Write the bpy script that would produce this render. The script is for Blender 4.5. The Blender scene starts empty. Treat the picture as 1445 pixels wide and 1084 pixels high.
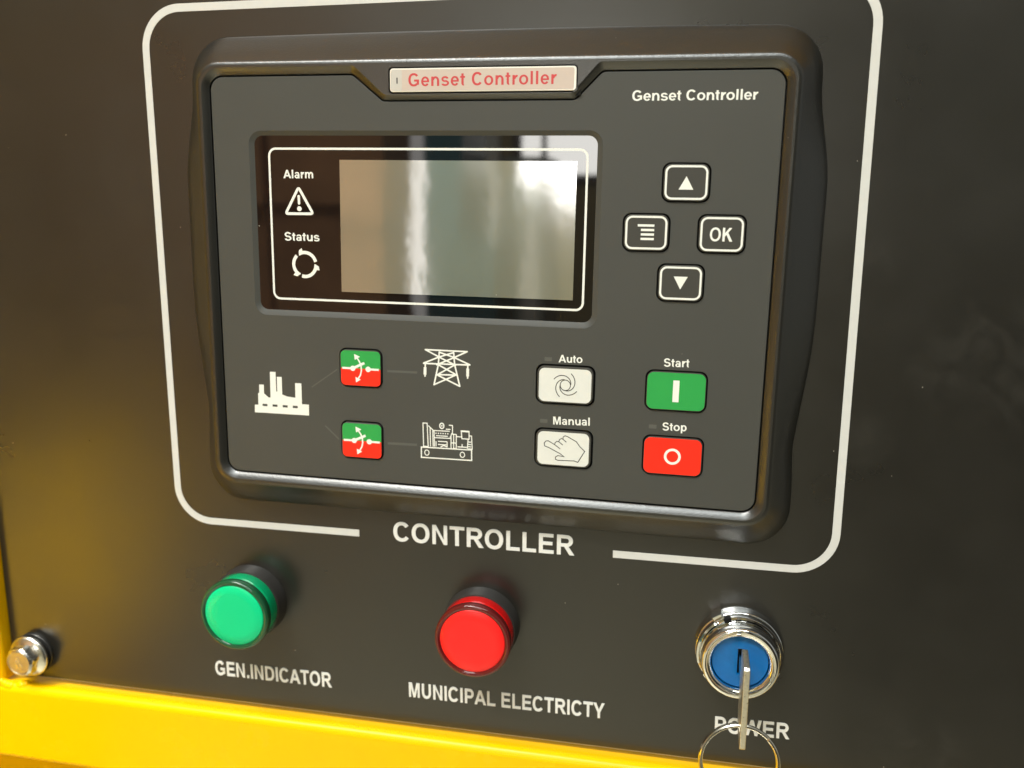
import bpy, bmesh, math, random
from mathutils import Matrix, Vector
random.seed(7)
C = bpy.context.scene.collection
PI = math.pi

# ---------------------------------------------------------------- camera
cam = bpy.data.cameras.new('camera')
cam.sensor_width = 36.0
cam.lens = 36.0 * 1228.38 / 1445.0
cam.clip_start = 0.01
cam.clip_end = 60.0
cam.dof.use_dof = True
cam.dof.focus_distance = 0.285
cam.dof.aperture_fstop = 11.0
camo = bpy.data.objects.new('camera', cam)
C.objects.link(camo)
R = [[0.97953078, 0.20123151, 0.00503223], [0.04399681, -0.18963371, -0.98086866], [-0.19642740, 0.96101245, -0.19460560]]
camo.matrix_world = Matrix(((R[0][0], -R[1][0], -R[2][0], 0.07035143),
                            (R[0][1], -R[1][1], -R[2][1], -0.29137685),
                            (R[0][2], -R[1][2], -R[2][2], 0.02497634), (0, 0, 0, 1)))
bpy.context.scene.camera = camo

# ---------------------------------------------------------------- light
world = bpy.data.worlds.new('World')
bpy.context.scene.world = world
world.use_nodes = True
wb = world.node_tree.nodes['Background']
wb.inputs['Color'].default_value = (0.93, 0.96, 0.90, 1)
wb.inputs['Strength'].default_value = 0.33


def area_lamp(name, loc, target, sx, sy, power, col):
    l = bpy.data.lights.new(name, 'AREA')
    l.shape = 'RECTANGLE'
    l.size, l.size_y, l.energy, l.color = sx, sy, power, col
    o = bpy.data.objects.new(name, l)
    C.objects.link(o)
    o.location = loc
    o.rotation_euler = (Vector(target) - Vector(loc)).to_track_quat('-Z', 'Y').to_euler()
    return o


area_lamp('area_light', (0.05, -1.20, 1.45), (0.0, 0.0, -0.05), 1.2, 0.26, 17, (0.94, 1.0, 0.98))
area_lamp('area_light', (-0.45, -2.8, 1.95), (0.0, 0.0, 0.0), 1.2, 0.45, 21, (0.94, 1.0, 0.98))
area_lamp('area_light', (-1.1, -1.8, 2.8), (-1.3, -3.6, -0.2), 1.4, 0.6, 230, (0.98, 0.97, 0.90))  # unseen lamp added to brighten the mirrored boxes and wall
spot = area_lamp('area_light', (-0.65, -0.65, 1.5), (-0.60, -0.60, -0.3), 0.3, 0.3, 11, (1.0, 1.0, 0.92))  # unseen lamp added to brighten the yellow body mirrored at lower left
spot.data.spread = math.radians(50)

vs = bpy.context.scene.view_settings
vs.view_transform = 'Standard'
vs.look = 'None'
vs.exposure = 0.0
vs.gamma = 1.0
vs.use_curve_mapping = False


# ---------------------------------------------------------------- materials
def new_mat(name, base, rough=0.5, spec=0.5, metal=0.0, coat=0.0, bump=None, speck=None, emit=None, ior=1.5, trans=0.0, vary=None, coat_rough=0.05):
    """bump: (scale in 1/mm, height mm); speck: dust amount; vary: (scale, amount) slow colour change"""
    m = bpy.data.materials.new(name)
    m.use_nodes = True
    nt = m.node_tree
    b = nt.nodes['Principled BSDF']
    b.inputs['Base Color'].default_value = (*base, 1)
    b.inputs['Roughness'].default_value = rough
    b.inputs['Specular IOR Level'].default_value = spec
    b.inputs['Metallic'].default_value = metal
    b.inputs['IOR'].default_value = ior
    b.inputs['Coat Weight'].default_value = coat
    b.inputs['Coat Roughness'].default_value = coat_rough
    b.inputs['Transmission Weight'].default_value = trans
    if emit:
        b.inputs['Emission Color'].default_value = (*emit[0], 1)
        b.inputs['Emission Strength'].default_value = emit[1]
    tc = nt.nodes.new('ShaderNodeTexCoord')

    def noise(scale, detail=3.0, rough_=0.5):
        n = nt.nodes.new('ShaderNodeTexNoise')
        n.inputs['Scale'].default_value = scale * 1000
        n.inputs['Detail'].default_value = detail
        n.inputs['Roughness'].default_value = rough_
        nt.links.new(tc.outputs['Object'], n.inputs['Vector'])
        return n
    if bump:
        n = noise(bump[0])
        bp = nt.nodes.new('ShaderNodeBump')
        bp.inputs['Strength'].default_value = 1.0
        bp.inputs['Distance'].default_value = bump[1] / 1000
        nt.links.new(n.outputs['Fac'], bp.inputs['Height'])
        nt.links.new(bp.outputs['Normal'], b.inputs['Normal'])
    col = None
    if vary:
        n = noise(vary[0], 5.0, 0.6)
        mx = nt.nodes.new('ShaderNodeMix')
        mx.data_type = 'RGBA'
        mx.inputs['A'].default_value = (*[c * (1 - vary[1]) for c in base], 1)
        mx.inputs['B'].default_value = (*[min(1, c * (1 + vary[1])) for c in base], 1)
        nt.links.new(n.outputs['Fac'], mx.inputs['Factor'])
        col = mx.outputs['Result']
        rr = nt.nodes.new('ShaderNodeMapRange')
        rr.inputs['From Min'].default_value = 0.3
        rr.inputs['From Max'].default_value = 0.7
        rr.inputs['To Min'].default_value = rough * 0.88
        rr.inputs['To Max'].default_value = min(1, rough * 1.12)
        nt.links.new(n.outputs['Fac'], rr.inputs['Value'])
        nt.links.new(rr.outputs['Result'], b.inputs['Roughness'])
    if speck:
        # sparse dust specks
        v = nt.nodes.new('ShaderNodeTexVoronoi')
        v.inputs['Scale'].default_value = 1000 * speck[0]
        nt.links.new(tc.outputs['Object'], v.inputs['Vector'])
        n = noise(speck[0] * 0.83, 2.0)
        a = nt.nodes.new('ShaderNodeMath')
        a.operation = 'LESS_THAN'
        a.inputs[1].default_value = speck[1]
        nt.links.new(v.outputs['Distance'], a.inputs[0])
        w = nt.nodes.new('ShaderNodeSeparateColor')
        nt.links.new(v.outputs['Color'], w.inputs['Color'])
        g = nt.nodes.new('ShaderNodeMath')
        g.operation = 'GREATER_THAN'
        g.inputs[1].default_value = speck[2]
        nt.links.new(w.outputs['Red'], g.inputs[0])
        mu = nt.nodes.new('ShaderNodeMath')
        mu.operation = 'MULTIPLY'
        nt.links.new(a.outputs[0], mu.inputs[0])
        nt.links.new(g.outputs[0], mu.inputs[1])
        mx = nt.nodes.new('ShaderNodeMix')
        mx.data_type = 'RGBA'
        mx.inputs['A'].default_value = (*base, 1)
        mx.inputs['B'].default_value = (0.45, 0.42, 0.36, 1)
        if col:
            nt.links.new(col, mx.inputs['A'])
        nt.links.new(mu.outputs[0], mx.inputs['Factor'])
        col = mx.outputs['Result']
    if col:
        nt.links.new(col, b.inputs['Base Color'])
    return m


M = {}
M['panel'] = new_mat('black_powder_coat', (0.014, 0.013, 0.0105), 0.30, 0.85, bump=(1.1, 0.008), speck=(0.16, 0.028, 0.80), vary=(0.02, 0.25))


def add_smudges(m, spots):
    """soft dusty wipe marks: (x, z, radius) in mm on the panel face"""
    nt = m.node_tree
    b = nt.nodes['Principled BSDF']
    tc = nt.nodes.new('ShaderNodeTexCoord')
    n = nt.nodes.new('ShaderNodeTexNoise')
    n.inputs['Scale'].default_value = 70
    n.inputs['Detail'].default_value = 6
    n.inputs['Distortion'].default_value = 1.5
    nt.links.new(tc.outputs['Object'], n.inputs['Vector'])
    total = None
    for x, z, r in spots:
        d = nt.nodes.new('ShaderNodeVectorMath')
        d.operation = 'DISTANCE'
        d.inputs[1].default_value = (x / 1000, 0, z / 1000)
        nt.links.new(tc.outputs['Object'], d.inputs[0])
        k = nt.nodes.new('ShaderNodeMapRange')
        k.inputs['From Min'].default_value = r / 1000
        k.inputs['From Max'].default_value = 0
        nt.links.new(d.outputs['Value'], k.inputs['Value'])
        if total is None:
            total = k.outputs['Result']
        else:
            a = nt.nodes.new('ShaderNodeMath')
            a.operation = 'MAXIMUM'
            nt.links.new(total, a.inputs[0])
            nt.links.new(k.outputs['Result'], a.inputs[1])
            total = a.outputs[0]
    t = nt.nodes.new('ShaderNodeMapRange')
    t.inputs['From Min'].default_value = 0.40
    t.inputs['From Max'].default_value = 0.75
    nt.links.new(n.outputs['Fac'], t.inputs['Value'])
    mu = nt.nodes.new('ShaderNodeMath')
    mu.operation = 'MULTIPLY'
    nt.links.new(total, mu.inputs[0])
    nt.links.new(t.outputs['Result'], mu.inputs[1])
    sc = nt.nodes.new('ShaderNodeMath')
    sc.operation = 'MULTIPLY'
    sc.inputs[1].default_value = 0.13
    nt.links.new(mu.outputs[0], sc.inputs[0])
    mx = nt.nodes.new('ShaderNodeMix')
    mx.data_type = 'RGBA'
    old = b.inputs['Base Color'].links[0].from_socket
    nt.links.new(old, mx.inputs['A'])
    mx.inputs['B'].default_value = (0.16, 0.15, 0.13, 1)
    nt.links.new(sc.outputs[0], mx.inputs['Factor'])
    nt.links.new(mx.outputs['Result'], b.inputs['Base Color'])


add_smudges(M['panel'], [(148, -157, 16), (160, -155, 12), (163, -17, 20), (150, -24, 14), (178, -30, 22), (128, -48, 10), (128, 10, 10), (190, 20, 16)])
M['housing'] = new_mat('black_textured_plastic', (0.013, 0.0125, 0.0105), 0.31, 1.0, bump=(1.5, 0.055), speck=(0.3, 0.03, 0.9))
M['faceplate'] = new_mat('grey_membrane', (0.060, 0.061, 0.055), 0.46, 0.35, bump=(5.0, 0.003), vary=(0.03, 0.04), speck=(0.16, 0.02, 0.9))
M['gap'] = new_mat('black_gap_fill', (0.004, 0.004, 0.004), 0.7, 0.2)
M['rubber'] = new_mat('grey_button_rubber', (0.050, 0.049, 0.043), 0.45, 0.35, bump=(5.0, 0.003))
M['white'] = new_mat('white_print', (0.82, 0.83, 0.78), 0.45, 0.3)
M['outline'] = new_mat('white_key_outline', (0.80, 0.79, 0.72), 0.45, 0.3)
M['button_white'] = new_mat('white_button_print', (0.72, 0.73, 0.69), 0.45, 0.3, vary=(0.4, 0.05))
M['line_ink'] = new_mat('white_line_ink', (0.63, 0.635, 0.615), 0.4, 0.4, bump=(2.0, 0.01), vary=(0.3, 0.06))
M['ink'] = new_mat('white_panel_ink', (0.76, 0.765, 0.74), 0.4, 0.4, bump=(2.0, 0.01), vary=(0.3, 0.05))
M['black_ink'] = new_mat('black_print', (0.03, 0.03, 0.028), 0.45, 0.3)
M['red_ink'] = new_mat('red_print', (0.56, 0.06, 0.065), 0.4, 0.4, vary=(1.2, 0.12))
M['green'] = new_mat('green_print', (0.025, 0.34, 0.070), 0.42, 0.35, vary=(0.3, 0.04))
M['red'] = new_mat('red_print_label', (0.90, 0.025, 0.008), 0.42, 0.35, vary=(0.3, 0.03))
M['strip'] = new_mat('translucent_led_strip', (0.10, 0.103, 0.092), 0.5, 0.3)
M['glass'] = new_mat('black_window_gloss', (0.006, 0.005, 0.005), 0.025, 0.5, speck=(0.13, 0.022, 0.80), bump=(0.03, 0.012))
M['label'] = new_mat('paper_label', (0.56, 0.47, 0.41), 0.35, 0.4, coat=0.3, vary=(0.8, 0.04))
M['label_end'] = new_mat('clear_label_end', (0.55, 0.53, 0.49), 0.2, 0.5, vary=(0.8, 0.06))
M['label_rim'] = new_mat('clear_plastic_rim', (0.80, 0.77, 0.70), 0.12, 0.6)
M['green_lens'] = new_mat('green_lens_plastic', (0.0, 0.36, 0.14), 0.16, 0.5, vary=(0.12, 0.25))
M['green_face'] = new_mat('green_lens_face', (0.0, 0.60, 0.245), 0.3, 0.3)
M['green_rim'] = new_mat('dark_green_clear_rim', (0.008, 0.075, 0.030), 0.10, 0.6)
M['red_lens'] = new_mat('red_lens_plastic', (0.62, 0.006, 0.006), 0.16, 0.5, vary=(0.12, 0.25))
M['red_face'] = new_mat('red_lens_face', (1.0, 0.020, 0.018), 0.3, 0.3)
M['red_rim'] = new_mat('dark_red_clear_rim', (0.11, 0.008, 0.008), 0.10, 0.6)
M['lamp_base'] = new_mat('black_lamp_base', (0.030, 0.028, 0.026), 0.35, 0.5, bump=(2.5, 0.012))
M['chrome'] = new_mat('polished_chrome', (0.78, 0.78, 0.77), 0.045, 0.5, metal=1.0, bump=(0.35, 0.020))
M['blue'] = new_mat('blue_lock_plastic', (0.0, 0.12, 0.38), 0.2, 0.5, coat=0.1, bump=(0.5, 0.02), vary=(0.25, 0.25))
M['key'] = new_mat('nickel_key_metal', (0.76, 0.72, 0.63), 0.30, 0.5, metal=1.0, bump=(1.6, 0.05), vary=(1.0, 0.25))
M['blade'] = new_mat('polished_key_blade', (0.62, 0.58, 0.48), 0.12, 0.5, metal=1.0)
M['ring'] = new_mat('steel_wire', (0.72, 0.68, 0.58), 0.18, 0.5, metal=1.0)
M['bolt_face'] = new_mat('zinc_bolt_face', (0.48, 0.44, 0.36), 0.42, 0.5, metal=1.0, bump=(0.9, 0.05), vary=(0.6, 0.25))
M['zinc'] = new_mat('zinc_plated_steel', (0.70, 0.68, 0.62), 0.24, 0.5, metal=1.0, bump=(0.6, 0.05), vary=(0.5, 0.15))
M['washer'] = new_mat('dark_washer', (0.06, 0.058, 0.055), 0.3, 0.5, metal=0.6)
M['yellow'] = new_mat('yellow_enamel', (1.0, 0.545, 0.0), 0.26, 0.16, bump=(0.22, 0.030), vary=(0.05, 0.03), speck=(0.07, 0.05, 0.93))
M['edge'] = new_mat('panel_edge_strip', (0.50, 0.43, 0.30), 0.35, 0.5)


M['concrete'] = new_mat('hall_concrete', (0.46, 0.43, 0.31), 0.5, 0.4, vary=(0.002, 0.2))
M['hall_wall'] = new_mat('hall_wall_paint', (0.34, 0.29, 0.15), 0.7, 0.3, vary=(0.001, 0.3))
M['dark_metal'] = new_mat('dark_steel_paint', (0.05, 0.045, 0.04), 0.5, 0.4)
M['daylight'] = new_mat('window_daylight', (0.8, 0.8, 0.8), 0.5, 0.3, emit=((1.0, 0.98, 0.93), 17.0))
M['frosted'] = new_mat('frosted_window_daylight', (0.8, 0.8, 0.8), 0.5, 0.3, emit=((1.0, 0.96, 0.94), 2.6))
M['cardboard'] = new_mat('brown_cardboard', (0.66, 0.34, 0.17), 0.8, 0.2, vary=(0.004, 0.45))
M['teal'] = new_mat('teal_cabinet_paint', (0.07, 0.22, 0.26), 0.4, 0.4)
M['tape'] = new_mat('pale_packing_tape', (0.6, 0.5, 0.38), 0.4, 0.4)
M['pale'] = new_mat('pale_post_paint', (0.8, 0.8, 0.76), 0.5, 0.4)
M['block'] = new_mat('brown_block_paint', (0.46, 0.27, 0.10), 0.45, 0.4, vary=(0.003, 0.6))
M['grey_green'] = new_mat('grey_green_cabinet_paint', (0.42, 0.46, 0.40), 0.5, 0.4)


def screen_material():
    """grey-green display: brushed polariser film draws mirrored lights out into upright streaks"""
    m = new_mat('liquid_crystal_glass', (0.168, 0.165, 0.122), 0.075, 0.5, ior=2.7, bump=(0.045, 0.07), speck=(0.13, 0.02, 0.85))
    b = m.node_tree.nodes['Principled BSDF']
    b.inputs['Anisotropic'].default_value = 0.8
    cx = m.node_tree.nodes.new('ShaderNodeCombineXYZ')
    cx.inputs['Z'].default_value = 1.0
    m.node_tree.links.new(cx.outputs['Vector'], b.inputs['Tangent'])
    return m


M['screen'] = screen_material()

# ---------------------------------------------------------------- mesh helpers
# all drawing is done in millimetres: x to the right, z up, h outward from the panel face
def V(x, z, h):
    return (x / 1000.0, -h / 1000.0, z / 1000.0)


class MB:
    def __init__(s):
        s.v, s.f, s.m, s.mats = [], [], [], []

    def mi(s, m):
        m = M[m]
        if m not in s.mats:
            s.mats.append(m)
        return s.mats.index(m)

    def add(s, verts, faces, mat):
        o = len(s.v)
        k = s.mi(mat)
        s.v += [V(*p) for p in verts]
        for f in faces:
            s.f.append([i + o for i in f])
            s.m.append(k)

    def prism(s, pts, h0, h1, mat, bottom=False):
        """pts counter-clockwise seen from outside"""
        n = len(pts)
        vs_ = [(x, z, h0) for x, z in pts] + [(x, z, h1) for x, z in pts]
        fs = [[i, (i + 1) % n, n + (i + 1) % n, n + i] for i in range(n)]
        fs.append([n + i for i in range(n)])
        if bottom:
            fs.append([n - 1 - i for i in range(n)])
        s.add(vs_, fs, mat)

    def loft(s, loops, mat, cap0=False, cap1=False):
        """loops: list of (pts, h)"""
        n = len(loops[0][0])
        vs_ = [(x, z, h) for pts, h in loops for x, z in pts]
        fs = []
        for k in range(len(loops) - 1):
            for i in range(n):
                j = (i + 1) % n
                fs.append([k * n + i, k * n + j, (k + 1) * n + j, (k + 1) * n + i])
        if cap1:
            fs.append([(len(loops) - 1) * n + i for i in range(n)])
        if cap0:
            fs.append([n - 1 - i for i in range(n)])
        s.add(vs_, fs, mat)

    def lathe(s, c, prof, mat, n=72, cap=True, a0=0.0, a1=360.0):
        full = abs(a1 - a0 - 360) < 1e-6
        m_ = n if full else n + 1
        loops = []
        vs_ = []
        for r, h in prof:
            for i in range(m_):
                a = math.radians(a0 + (a1 - a0) * i / n)
                vs_.append((c[0] + r * math.cos(a), c[1] + r * math.sin(a), h))
        fs = []
        for k in range(len(prof) - 1):
            for i in range(n):
                j = (i + 1) % m_
                fs.append([k * m_ + i, k * m_ + j, (k + 1) * m_ + j, (k + 1) * m_ + i])
        if cap and full:
            fs.append([(len(prof) - 1) * m_ + i for i in range(m_)])
        if not full:
            fs.append([k * m_ for k in range(len(prof))])
            fs.append([k * m_ + m_ - 1 for k in reversed(range(len(prof)))])
        s.add(vs_, fs, mat)

    def box(s, x0, x1, z0, z1, h0, h1, mat):
        s.prism([(x0, z0), (x1, z0), (x1, z1), (x0, z1)], h0, h1, mat, True)

    def stroke(s, pts, w, h0, h1, mat, closed=False):
        """a printed line of width w along pts, mitred at the corners"""
        n = len(pts)
        if closed and pts[0] == pts[-1]:
            pts = pts[:-1]
            n -= 1
        L, Rr = [], []
        for i, p in enumerate(pts):
            if closed or 0 < i < n - 1:
                a, b = pts[(i - 1) % n], pts[(i + 1) % n]
            elif i == 0:
                a, b = (2 * p[0] - pts[1][0], 2 * p[1] - pts[1][1]), pts[1]
            else:
                a, b = pts[i - 1], (2 * p[0] - pts[i - 1][0], 2 * p[1] - pts[i - 1][1])
            d0 = Vector((p[0] - a[0], p[1] - a[1])).normalized()
            d1 = Vector((b[0] - p[0], b[1] - p[1])).normalized()
            t = d0 + d1
            if t.length < 1e-4:
                t = d1.copy()
            t.normalize()
            nn = Vector((-t.y, t.x))
            k = (w / 2) / max(0.35, nn.dot(Vector((-d1.y, d1.x))))
            L.append((p[0] + nn.x * k, p[1] + nn.y * k))
            Rr.append((p[0] - nn.x * k, p[1] - nn.y * k))
        m_ = n if closed else n - 1
        for i in range(m_):
            j = (i + 1) % n
            q = [Rr[i], Rr[j], L[j], L[i]]
            vs_ = [(x, z, h0) for x, z in q] + [(x, z, h1) for x, z in q]
            fs = [[4, 5, 6, 7], [0, 1, 5, 4], [2, 3, 7, 6]]
            if not closed and i == 0:
                fs.append([3, 0, 4, 7])
            if not closed and i == m_ - 1:
                fs.append([1, 2, 6, 5])
            s.add(vs_, fs, mat)

    def disc(s, c, r, h0, h1, mat, n=28):
        s.prism([(c[0] + r * math.cos(2 * PI * i / n), c[1] + r * math.sin(2 * PI * i / n)) for i in range(n)], h0, h1, mat)

    def shape(s, outlines, h0, h1, mat, bevel=0.0):
        """flat piece with holes (first outline outside), top edge rounded by bevel"""
        cu = bpy.data.curves.new('tmp', 'CURVE')
        cu.dimensions = '2D'
        cu.fill_mode = 'BOTH'
        for oi, pts in enumerate(outlines):
            if oi:
                pts = pts[::-1]
            sp = cu.splines.new('POLY')
            sp.points.add(len(pts) - 1)
            for q, (x, z) in zip(sp.points, pts):
                q.co = (x, z, 0, 1)
            sp.use_cyclic_u = True
        cu.extrude = (h1 - h0) / 2 - bevel
        cu.bevel_depth = bevel
        cu.bevel_resolution = 2
        cu.offset = -bevel
        o = bpy.data.objects.new('tmp', cu)
        C.objects.link(o)
        dg = bpy.context.evaluated_depsgraph_get()
        me = bpy.data.meshes.new_from_object(o.evaluated_get(dg))
        hm = (h0 + h1) / 2
        s.add([(v.co.x, v.co.y, v.co.z + hm) for v in me.vertices], [list(p.vertices) for p in me.polygons], mat)
        bpy.data.objects.remove(o)
        bpy.data.curves.remove(cu)
        bpy.data.meshes.remove(me)

    def build(s, name, parent=None, smooth=None, label=None, kind=None, origin=None):
        me = bpy.data.meshes.new(name)
        vs_ = s.v
        if origin:
            ox, oy, oz = V(*origin)
            vs_ = [(a - ox, b - oy, c - oz) for a, b, c in vs_]
        me.from_pydata(vs_, [], s.f)
        for m in s.mats:
            me.materials.append(m)
        me.polygons.foreach_set('material_index', s.m)
        me.validate()
        bm = bmesh.new()
        bm.from_mesh(me)
        bmesh.ops.remove_doubles(bm, verts=bm.verts, dist=2e-7)
        bmesh.ops.recalc_face_normals(bm, faces=bm.faces) if smooth == 'closed' else None
        bm.to_mesh(me)
        bm.free()
        if smooth:
            ang = 35 if smooth in (True, 'closed') else smooth
            me.set_sharp_from_angle(angle=math.radians(ang))
            me.polygons.foreach_set('use_smooth', [abs(p.normal.y) < 0.9995 for p in me.polygons])
        o = bpy.data.objects.new(name, me)
        C.objects.link(o)
        if parent:
            o.parent = parent
        if origin:
            o.location = V(*origin)
        if label:
            o['label'] = label
        if kind:
            o['kind'] = kind
        return o


def thing(name, label, cat, loc=(0, 0, 0), group=None):
    o = bpy.data.objects.new(name, None)
    o.empty_display_size = 0.01
    C.objects.link(o)
    o.location = V(*loc)
    o['label'] = label
    o['category'] = cat
    if group:
        o['group'] = group
    return o


def tag(o, label, cat, group=None):
    o['label'] = label
    o['category'] = cat
    if group:
        o['group'] = group
    return o


def rrect(x0, x1, z0, z1, r, n=8):
    p = []
    for cx, cz, a in ((x1 - r, z0 + r, -90), (x1 - r, z1 - r, 0), (x0 + r, z1 - r, 90), (x0 + r, z0 + r, 180)):
        for i in range(n + 1):
            t = math.radians(a + 90.0 * i / n)
            p.append((cx + r * math.cos(t), cz + r * math.sin(t)))
    return p


def crect(c, w, h, r, n=8):
    return rrect(c[0] - w / 2, c[0] + w / 2, c[1] - h / 2, c[1] + h / 2, r, n)


# ---------------------------------------------------------------- lettering
def P_(*p):
    return ('p', p)


def B_(cx, cy, rx, ry, a0, a1, tv=0.20, th=0.16, e=2.0):
    return ('b', (cx, cy, rx, ry, a0, a1, tv, th, e))


def bar(x0, x1, y0, y1):
    return ('p', ((x0, y0), (x1, y0), (x1, y1), (x0, y1)))


G = {
    ' ': (0.39, []),
    '.': (0.39, [bar(.10, .30, 0, .2)]),
    'A': (1.008, [P_((0, 0), (.225, 0), (.60, .985), (.395, .985)), P_((.785, 0), (1.008, 0), (.613, .985), (.408, .985)), bar(.2, .8, .22, .385)]),
    'C': (1.008, [B_(.515, .5, .465, .515, 38, 322, .21, .17, 2.2)]),
    'D': (1.008, [bar(.1, .305, 0, 1), bar(.3, .46, .835, 1), bar(.3, .46, 0, .165), B_(.45, .5, .50, .5, -90, 90, .21, .165, 2.3)]),
    'E': (.93, [bar(.1, .305, 0, 1), bar(.3, .85, .83, 1), bar(.3, .80, .43, .595), bar(.3, .87, 0, .17)]),
    'G': (1.087, [B_(.53, .5, .475, .515, 38, 318, .21, .17, 2.2), bar(.80, .99, .115, .52), bar(.56, .81, .36, .52)]),
    'I': (.388, [bar(.092, .297, 0, 1)]),
    'K': (1.008, [bar(.1, .305, 0, 1), P_((.30, .33), (.46, .50), (.93, 1), (.67, 1), (.30, .60)), P_((.40, .55), (.74, 0), (1.0, 0), (.55, .72))]),
    'L': (.853, [bar(.1, .305, 0, .99), bar(.3, .81, 0, .17)]),
    'M': (1.163, [bar(.1, .285, 0, 1), bar(.878, 1.063, 0, 1), P_((.2, 1), (.49, 0), (.66, 0), (.385, 1)), P_((.78, 1), (.963, 1), (.67, 0), (.50, 0))]),
    'N': (1.008, [bar(.1, .29, 0, 1), bar(.718, .908, 0, 1), P_((.15, 1), (.718, .0), (.86, 0), (.295, 1))]),
    'O': (1.087, [B_(.543, .5, .487, .515, 0, 360, .21, .17, 2.15)]),
    'P': (.93, [bar(.1, .305, 0, 1), bar(.3, .57, .83, 1), bar(.3, .57, .36, .525), B_(.56, .68, .32, .32, -90, 90, .21, .166)]),
    'R': (1.008, [bar(.1, .305, 0, 1), bar(.3, .60, .83, 1), bar(.3, .60, .41, .575), B_(.59, .705, .33, .295, -90, 90, .21, .166), P_((.45, .45), (.75, 0), (1.0, 0), (.64, .50))]),
    'S': (.93, [B_(.455, .715, .385, .30, 14, 270, .20, .165), B_(.465, .285, .41, .30, 90, -166, .20, .165)]),
    'T': (.853, [bar(.03, .825, .83, 1), bar(.325, .53, 0, .84)]),
    'U': (1.008, [bar(.098, .303, .4, 1), bar(.705, .91, .4, 1), B_(.504, .42, .406, .435, 180, 360, .205, .17)]),
    'W': (1.318, [P_((.01, 1), (.26, 0), (.46, 0), (.225, 1)), P_((.26, 0), (.445, 0), (.755, 1), (.56, 1)), P_((.565, 1), (.86, 0), (1.06, 0), (.755, 1)), P_((.86, 0), (1.06, 0), (1.31, 1), (1.095, 1))]),
    'Y': (.93, [P_((0, 1), (.365, .38), (.565, .38), (.24, 1)), P_((.69, 1), (.365, .38), (.565, .38), (.93, 1)), bar(.363, .567, 0, .43)]),
    'a': (.776, [B_(.375, .49, .315, .25, 12, 165, .19, .14), bar(.50, .69, 0, .5), B_(.345, .215, .29, .23, 0, 360, .18, .13)]),
    'e': (.776, [B_(.39, .3625, .355, .378, 8, 325, .19, .145), bar(.10, .735, .30, .425)]),
    'l': (.388, [bar(.092, .288, 0, 1)]),
    'm': (1.242, [bar(.085, .28, 0, .725), B_(.42, .41, .275, .33, 0, 165, .195, .155), bar(.50, .695, 0, .42), B_(.842, .41, .29, .33, 0, 165, .195, .155), bar(.937, 1.132, 0, .42)]),
    'n': (.853, [bar(.085, .28, 0, .725), B_(.455, .39, .325, .35, 0, 165, .195, .155), bar(.585, .78, 0, .40)]),
    'o': (.853, [B_(.4265, .3625, .39, .378, 0, 360, .2, .15)]),
    'p': (.853, [bar(.085, .28, -.27, .725), B_(.455, .3625, .345, .378, 0, 360, .2, .15)]),
    'r': (.543, [bar(.085, .28, 0, .725), B_(.46, .37, .30, .36, 72, 168, .195, .17)]),
    's': (.776, [B_(.375, .515, .315, .225, 12, 270, .18, .142), B_(.385, .21, .345, .225, 90, -164, .18, .142)]),
    't': (.465, [bar(.12, .315, .17, .92), bar(.02, .43, .585, .725), B_(.32, .19, .2, .2, 180, 282, .195, .16)]),
    'u': (.853, [bar(.085, .28, .3, .725), B_(.41, .33, .325, .345, 180, 345, .195, .155), bar(.578, .773, 0, .725)]),
}


def lettering(mb, text, left, right, cap, h, mat, depth=0.05, track=0.0, bold=1.0):
    """text set from the left to the right base point; cap = capital height in mm"""
    adv, ps = 0.0, []
    for ch in text:
        a, g = G[ch]
        ps.append((adv, g))
        adv += a + track
    adv -= track
    first = min(min(p[0] for p in q[1]) if q[0] == 'p' else q[1][0] - q[1][2] for q in G[text[0]][1])
    last = max(max(p[0] for p in q[1]) if q[0] == 'p' else q[1][0] + q[1][2] for q in G[text[-1]][1])
    x0, x1 = first, ps[-1][0] + last
    dx, dz = right[0] - left[0], right[1] - left[1]
    Lm = math.hypot(dx, dz)
    ux, uz = dx / Lm, dz / Lm
    sx = Lm / (x1 - x0)

    def put(x, y):
        a, b = (x - x0) * sx, y * cap
        return (left[0] + a * ux - b * uz, left[1] + a * uz + b * ux)
    for off, g in ps:
        for k, (typ, d) in enumerate(g):
            top = h + depth + 0.006 * k
            if typ == 'p':
                pts = [put(off + x, y) for x, y in d]
                ar = sum(pts[i][0] * pts[(i + 1) % len(pts)][1] - pts[(i + 1) % len(pts)][0] * pts[i][1] for i in range(len(pts)))
                if ar < 0:
                    pts = pts[::-1]
                mb.prism(pts, h, top, mat)
            else:
                cx, cy, rx, ry, a0, a1, tv, th, e = d
                tv, th = tv * bold, th * bold
                n = max(6, int(abs(a1 - a0) / 12))
                O, I = [], []
                for i in range(n + 1):
                    t = math.radians(a0 + (a1 - a0) * i / n)
                    c_, s_ = math.cos(t), math.sin(t)
                    kx = math.copysign(abs(c_) ** (2 / e), c_)
                    ky = math.copysign(abs(s_) ** (2 / e), s_)
                    O.append(put(off + cx + rx * kx, cy + ry * ky))
                    I.append(put(off + cx + (rx - tv) * kx, cy + (ry - th) * ky))
                if a1 < a0:
                    O, I = O[::-1], I[::-1]
                for i in range(n):
                    mb.prism([I[i], O[i], O[i + 1], I[i + 1]], h, top, mat)


# ================================================================ control panel sheet
panel = MB()
panel.shape([rrect(-205.6, 330, -169.7, 270, 0.6, 3)], -2.2, 0.0, 'panel', 0.45)
panel_o = panel.build('control_panel', smooth=True)
tag(panel_o, 'black powder-coated steel control panel carrying the controller, lamps and key switch', 'control panel')

t = MB()
t.box(-205.4, 329.8, -169.98, -169.6, -1.7, -0.35, 'edge')  # thin pale strip along the lower edge of the panel
t.build('edge_strip', panel_o)


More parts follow.
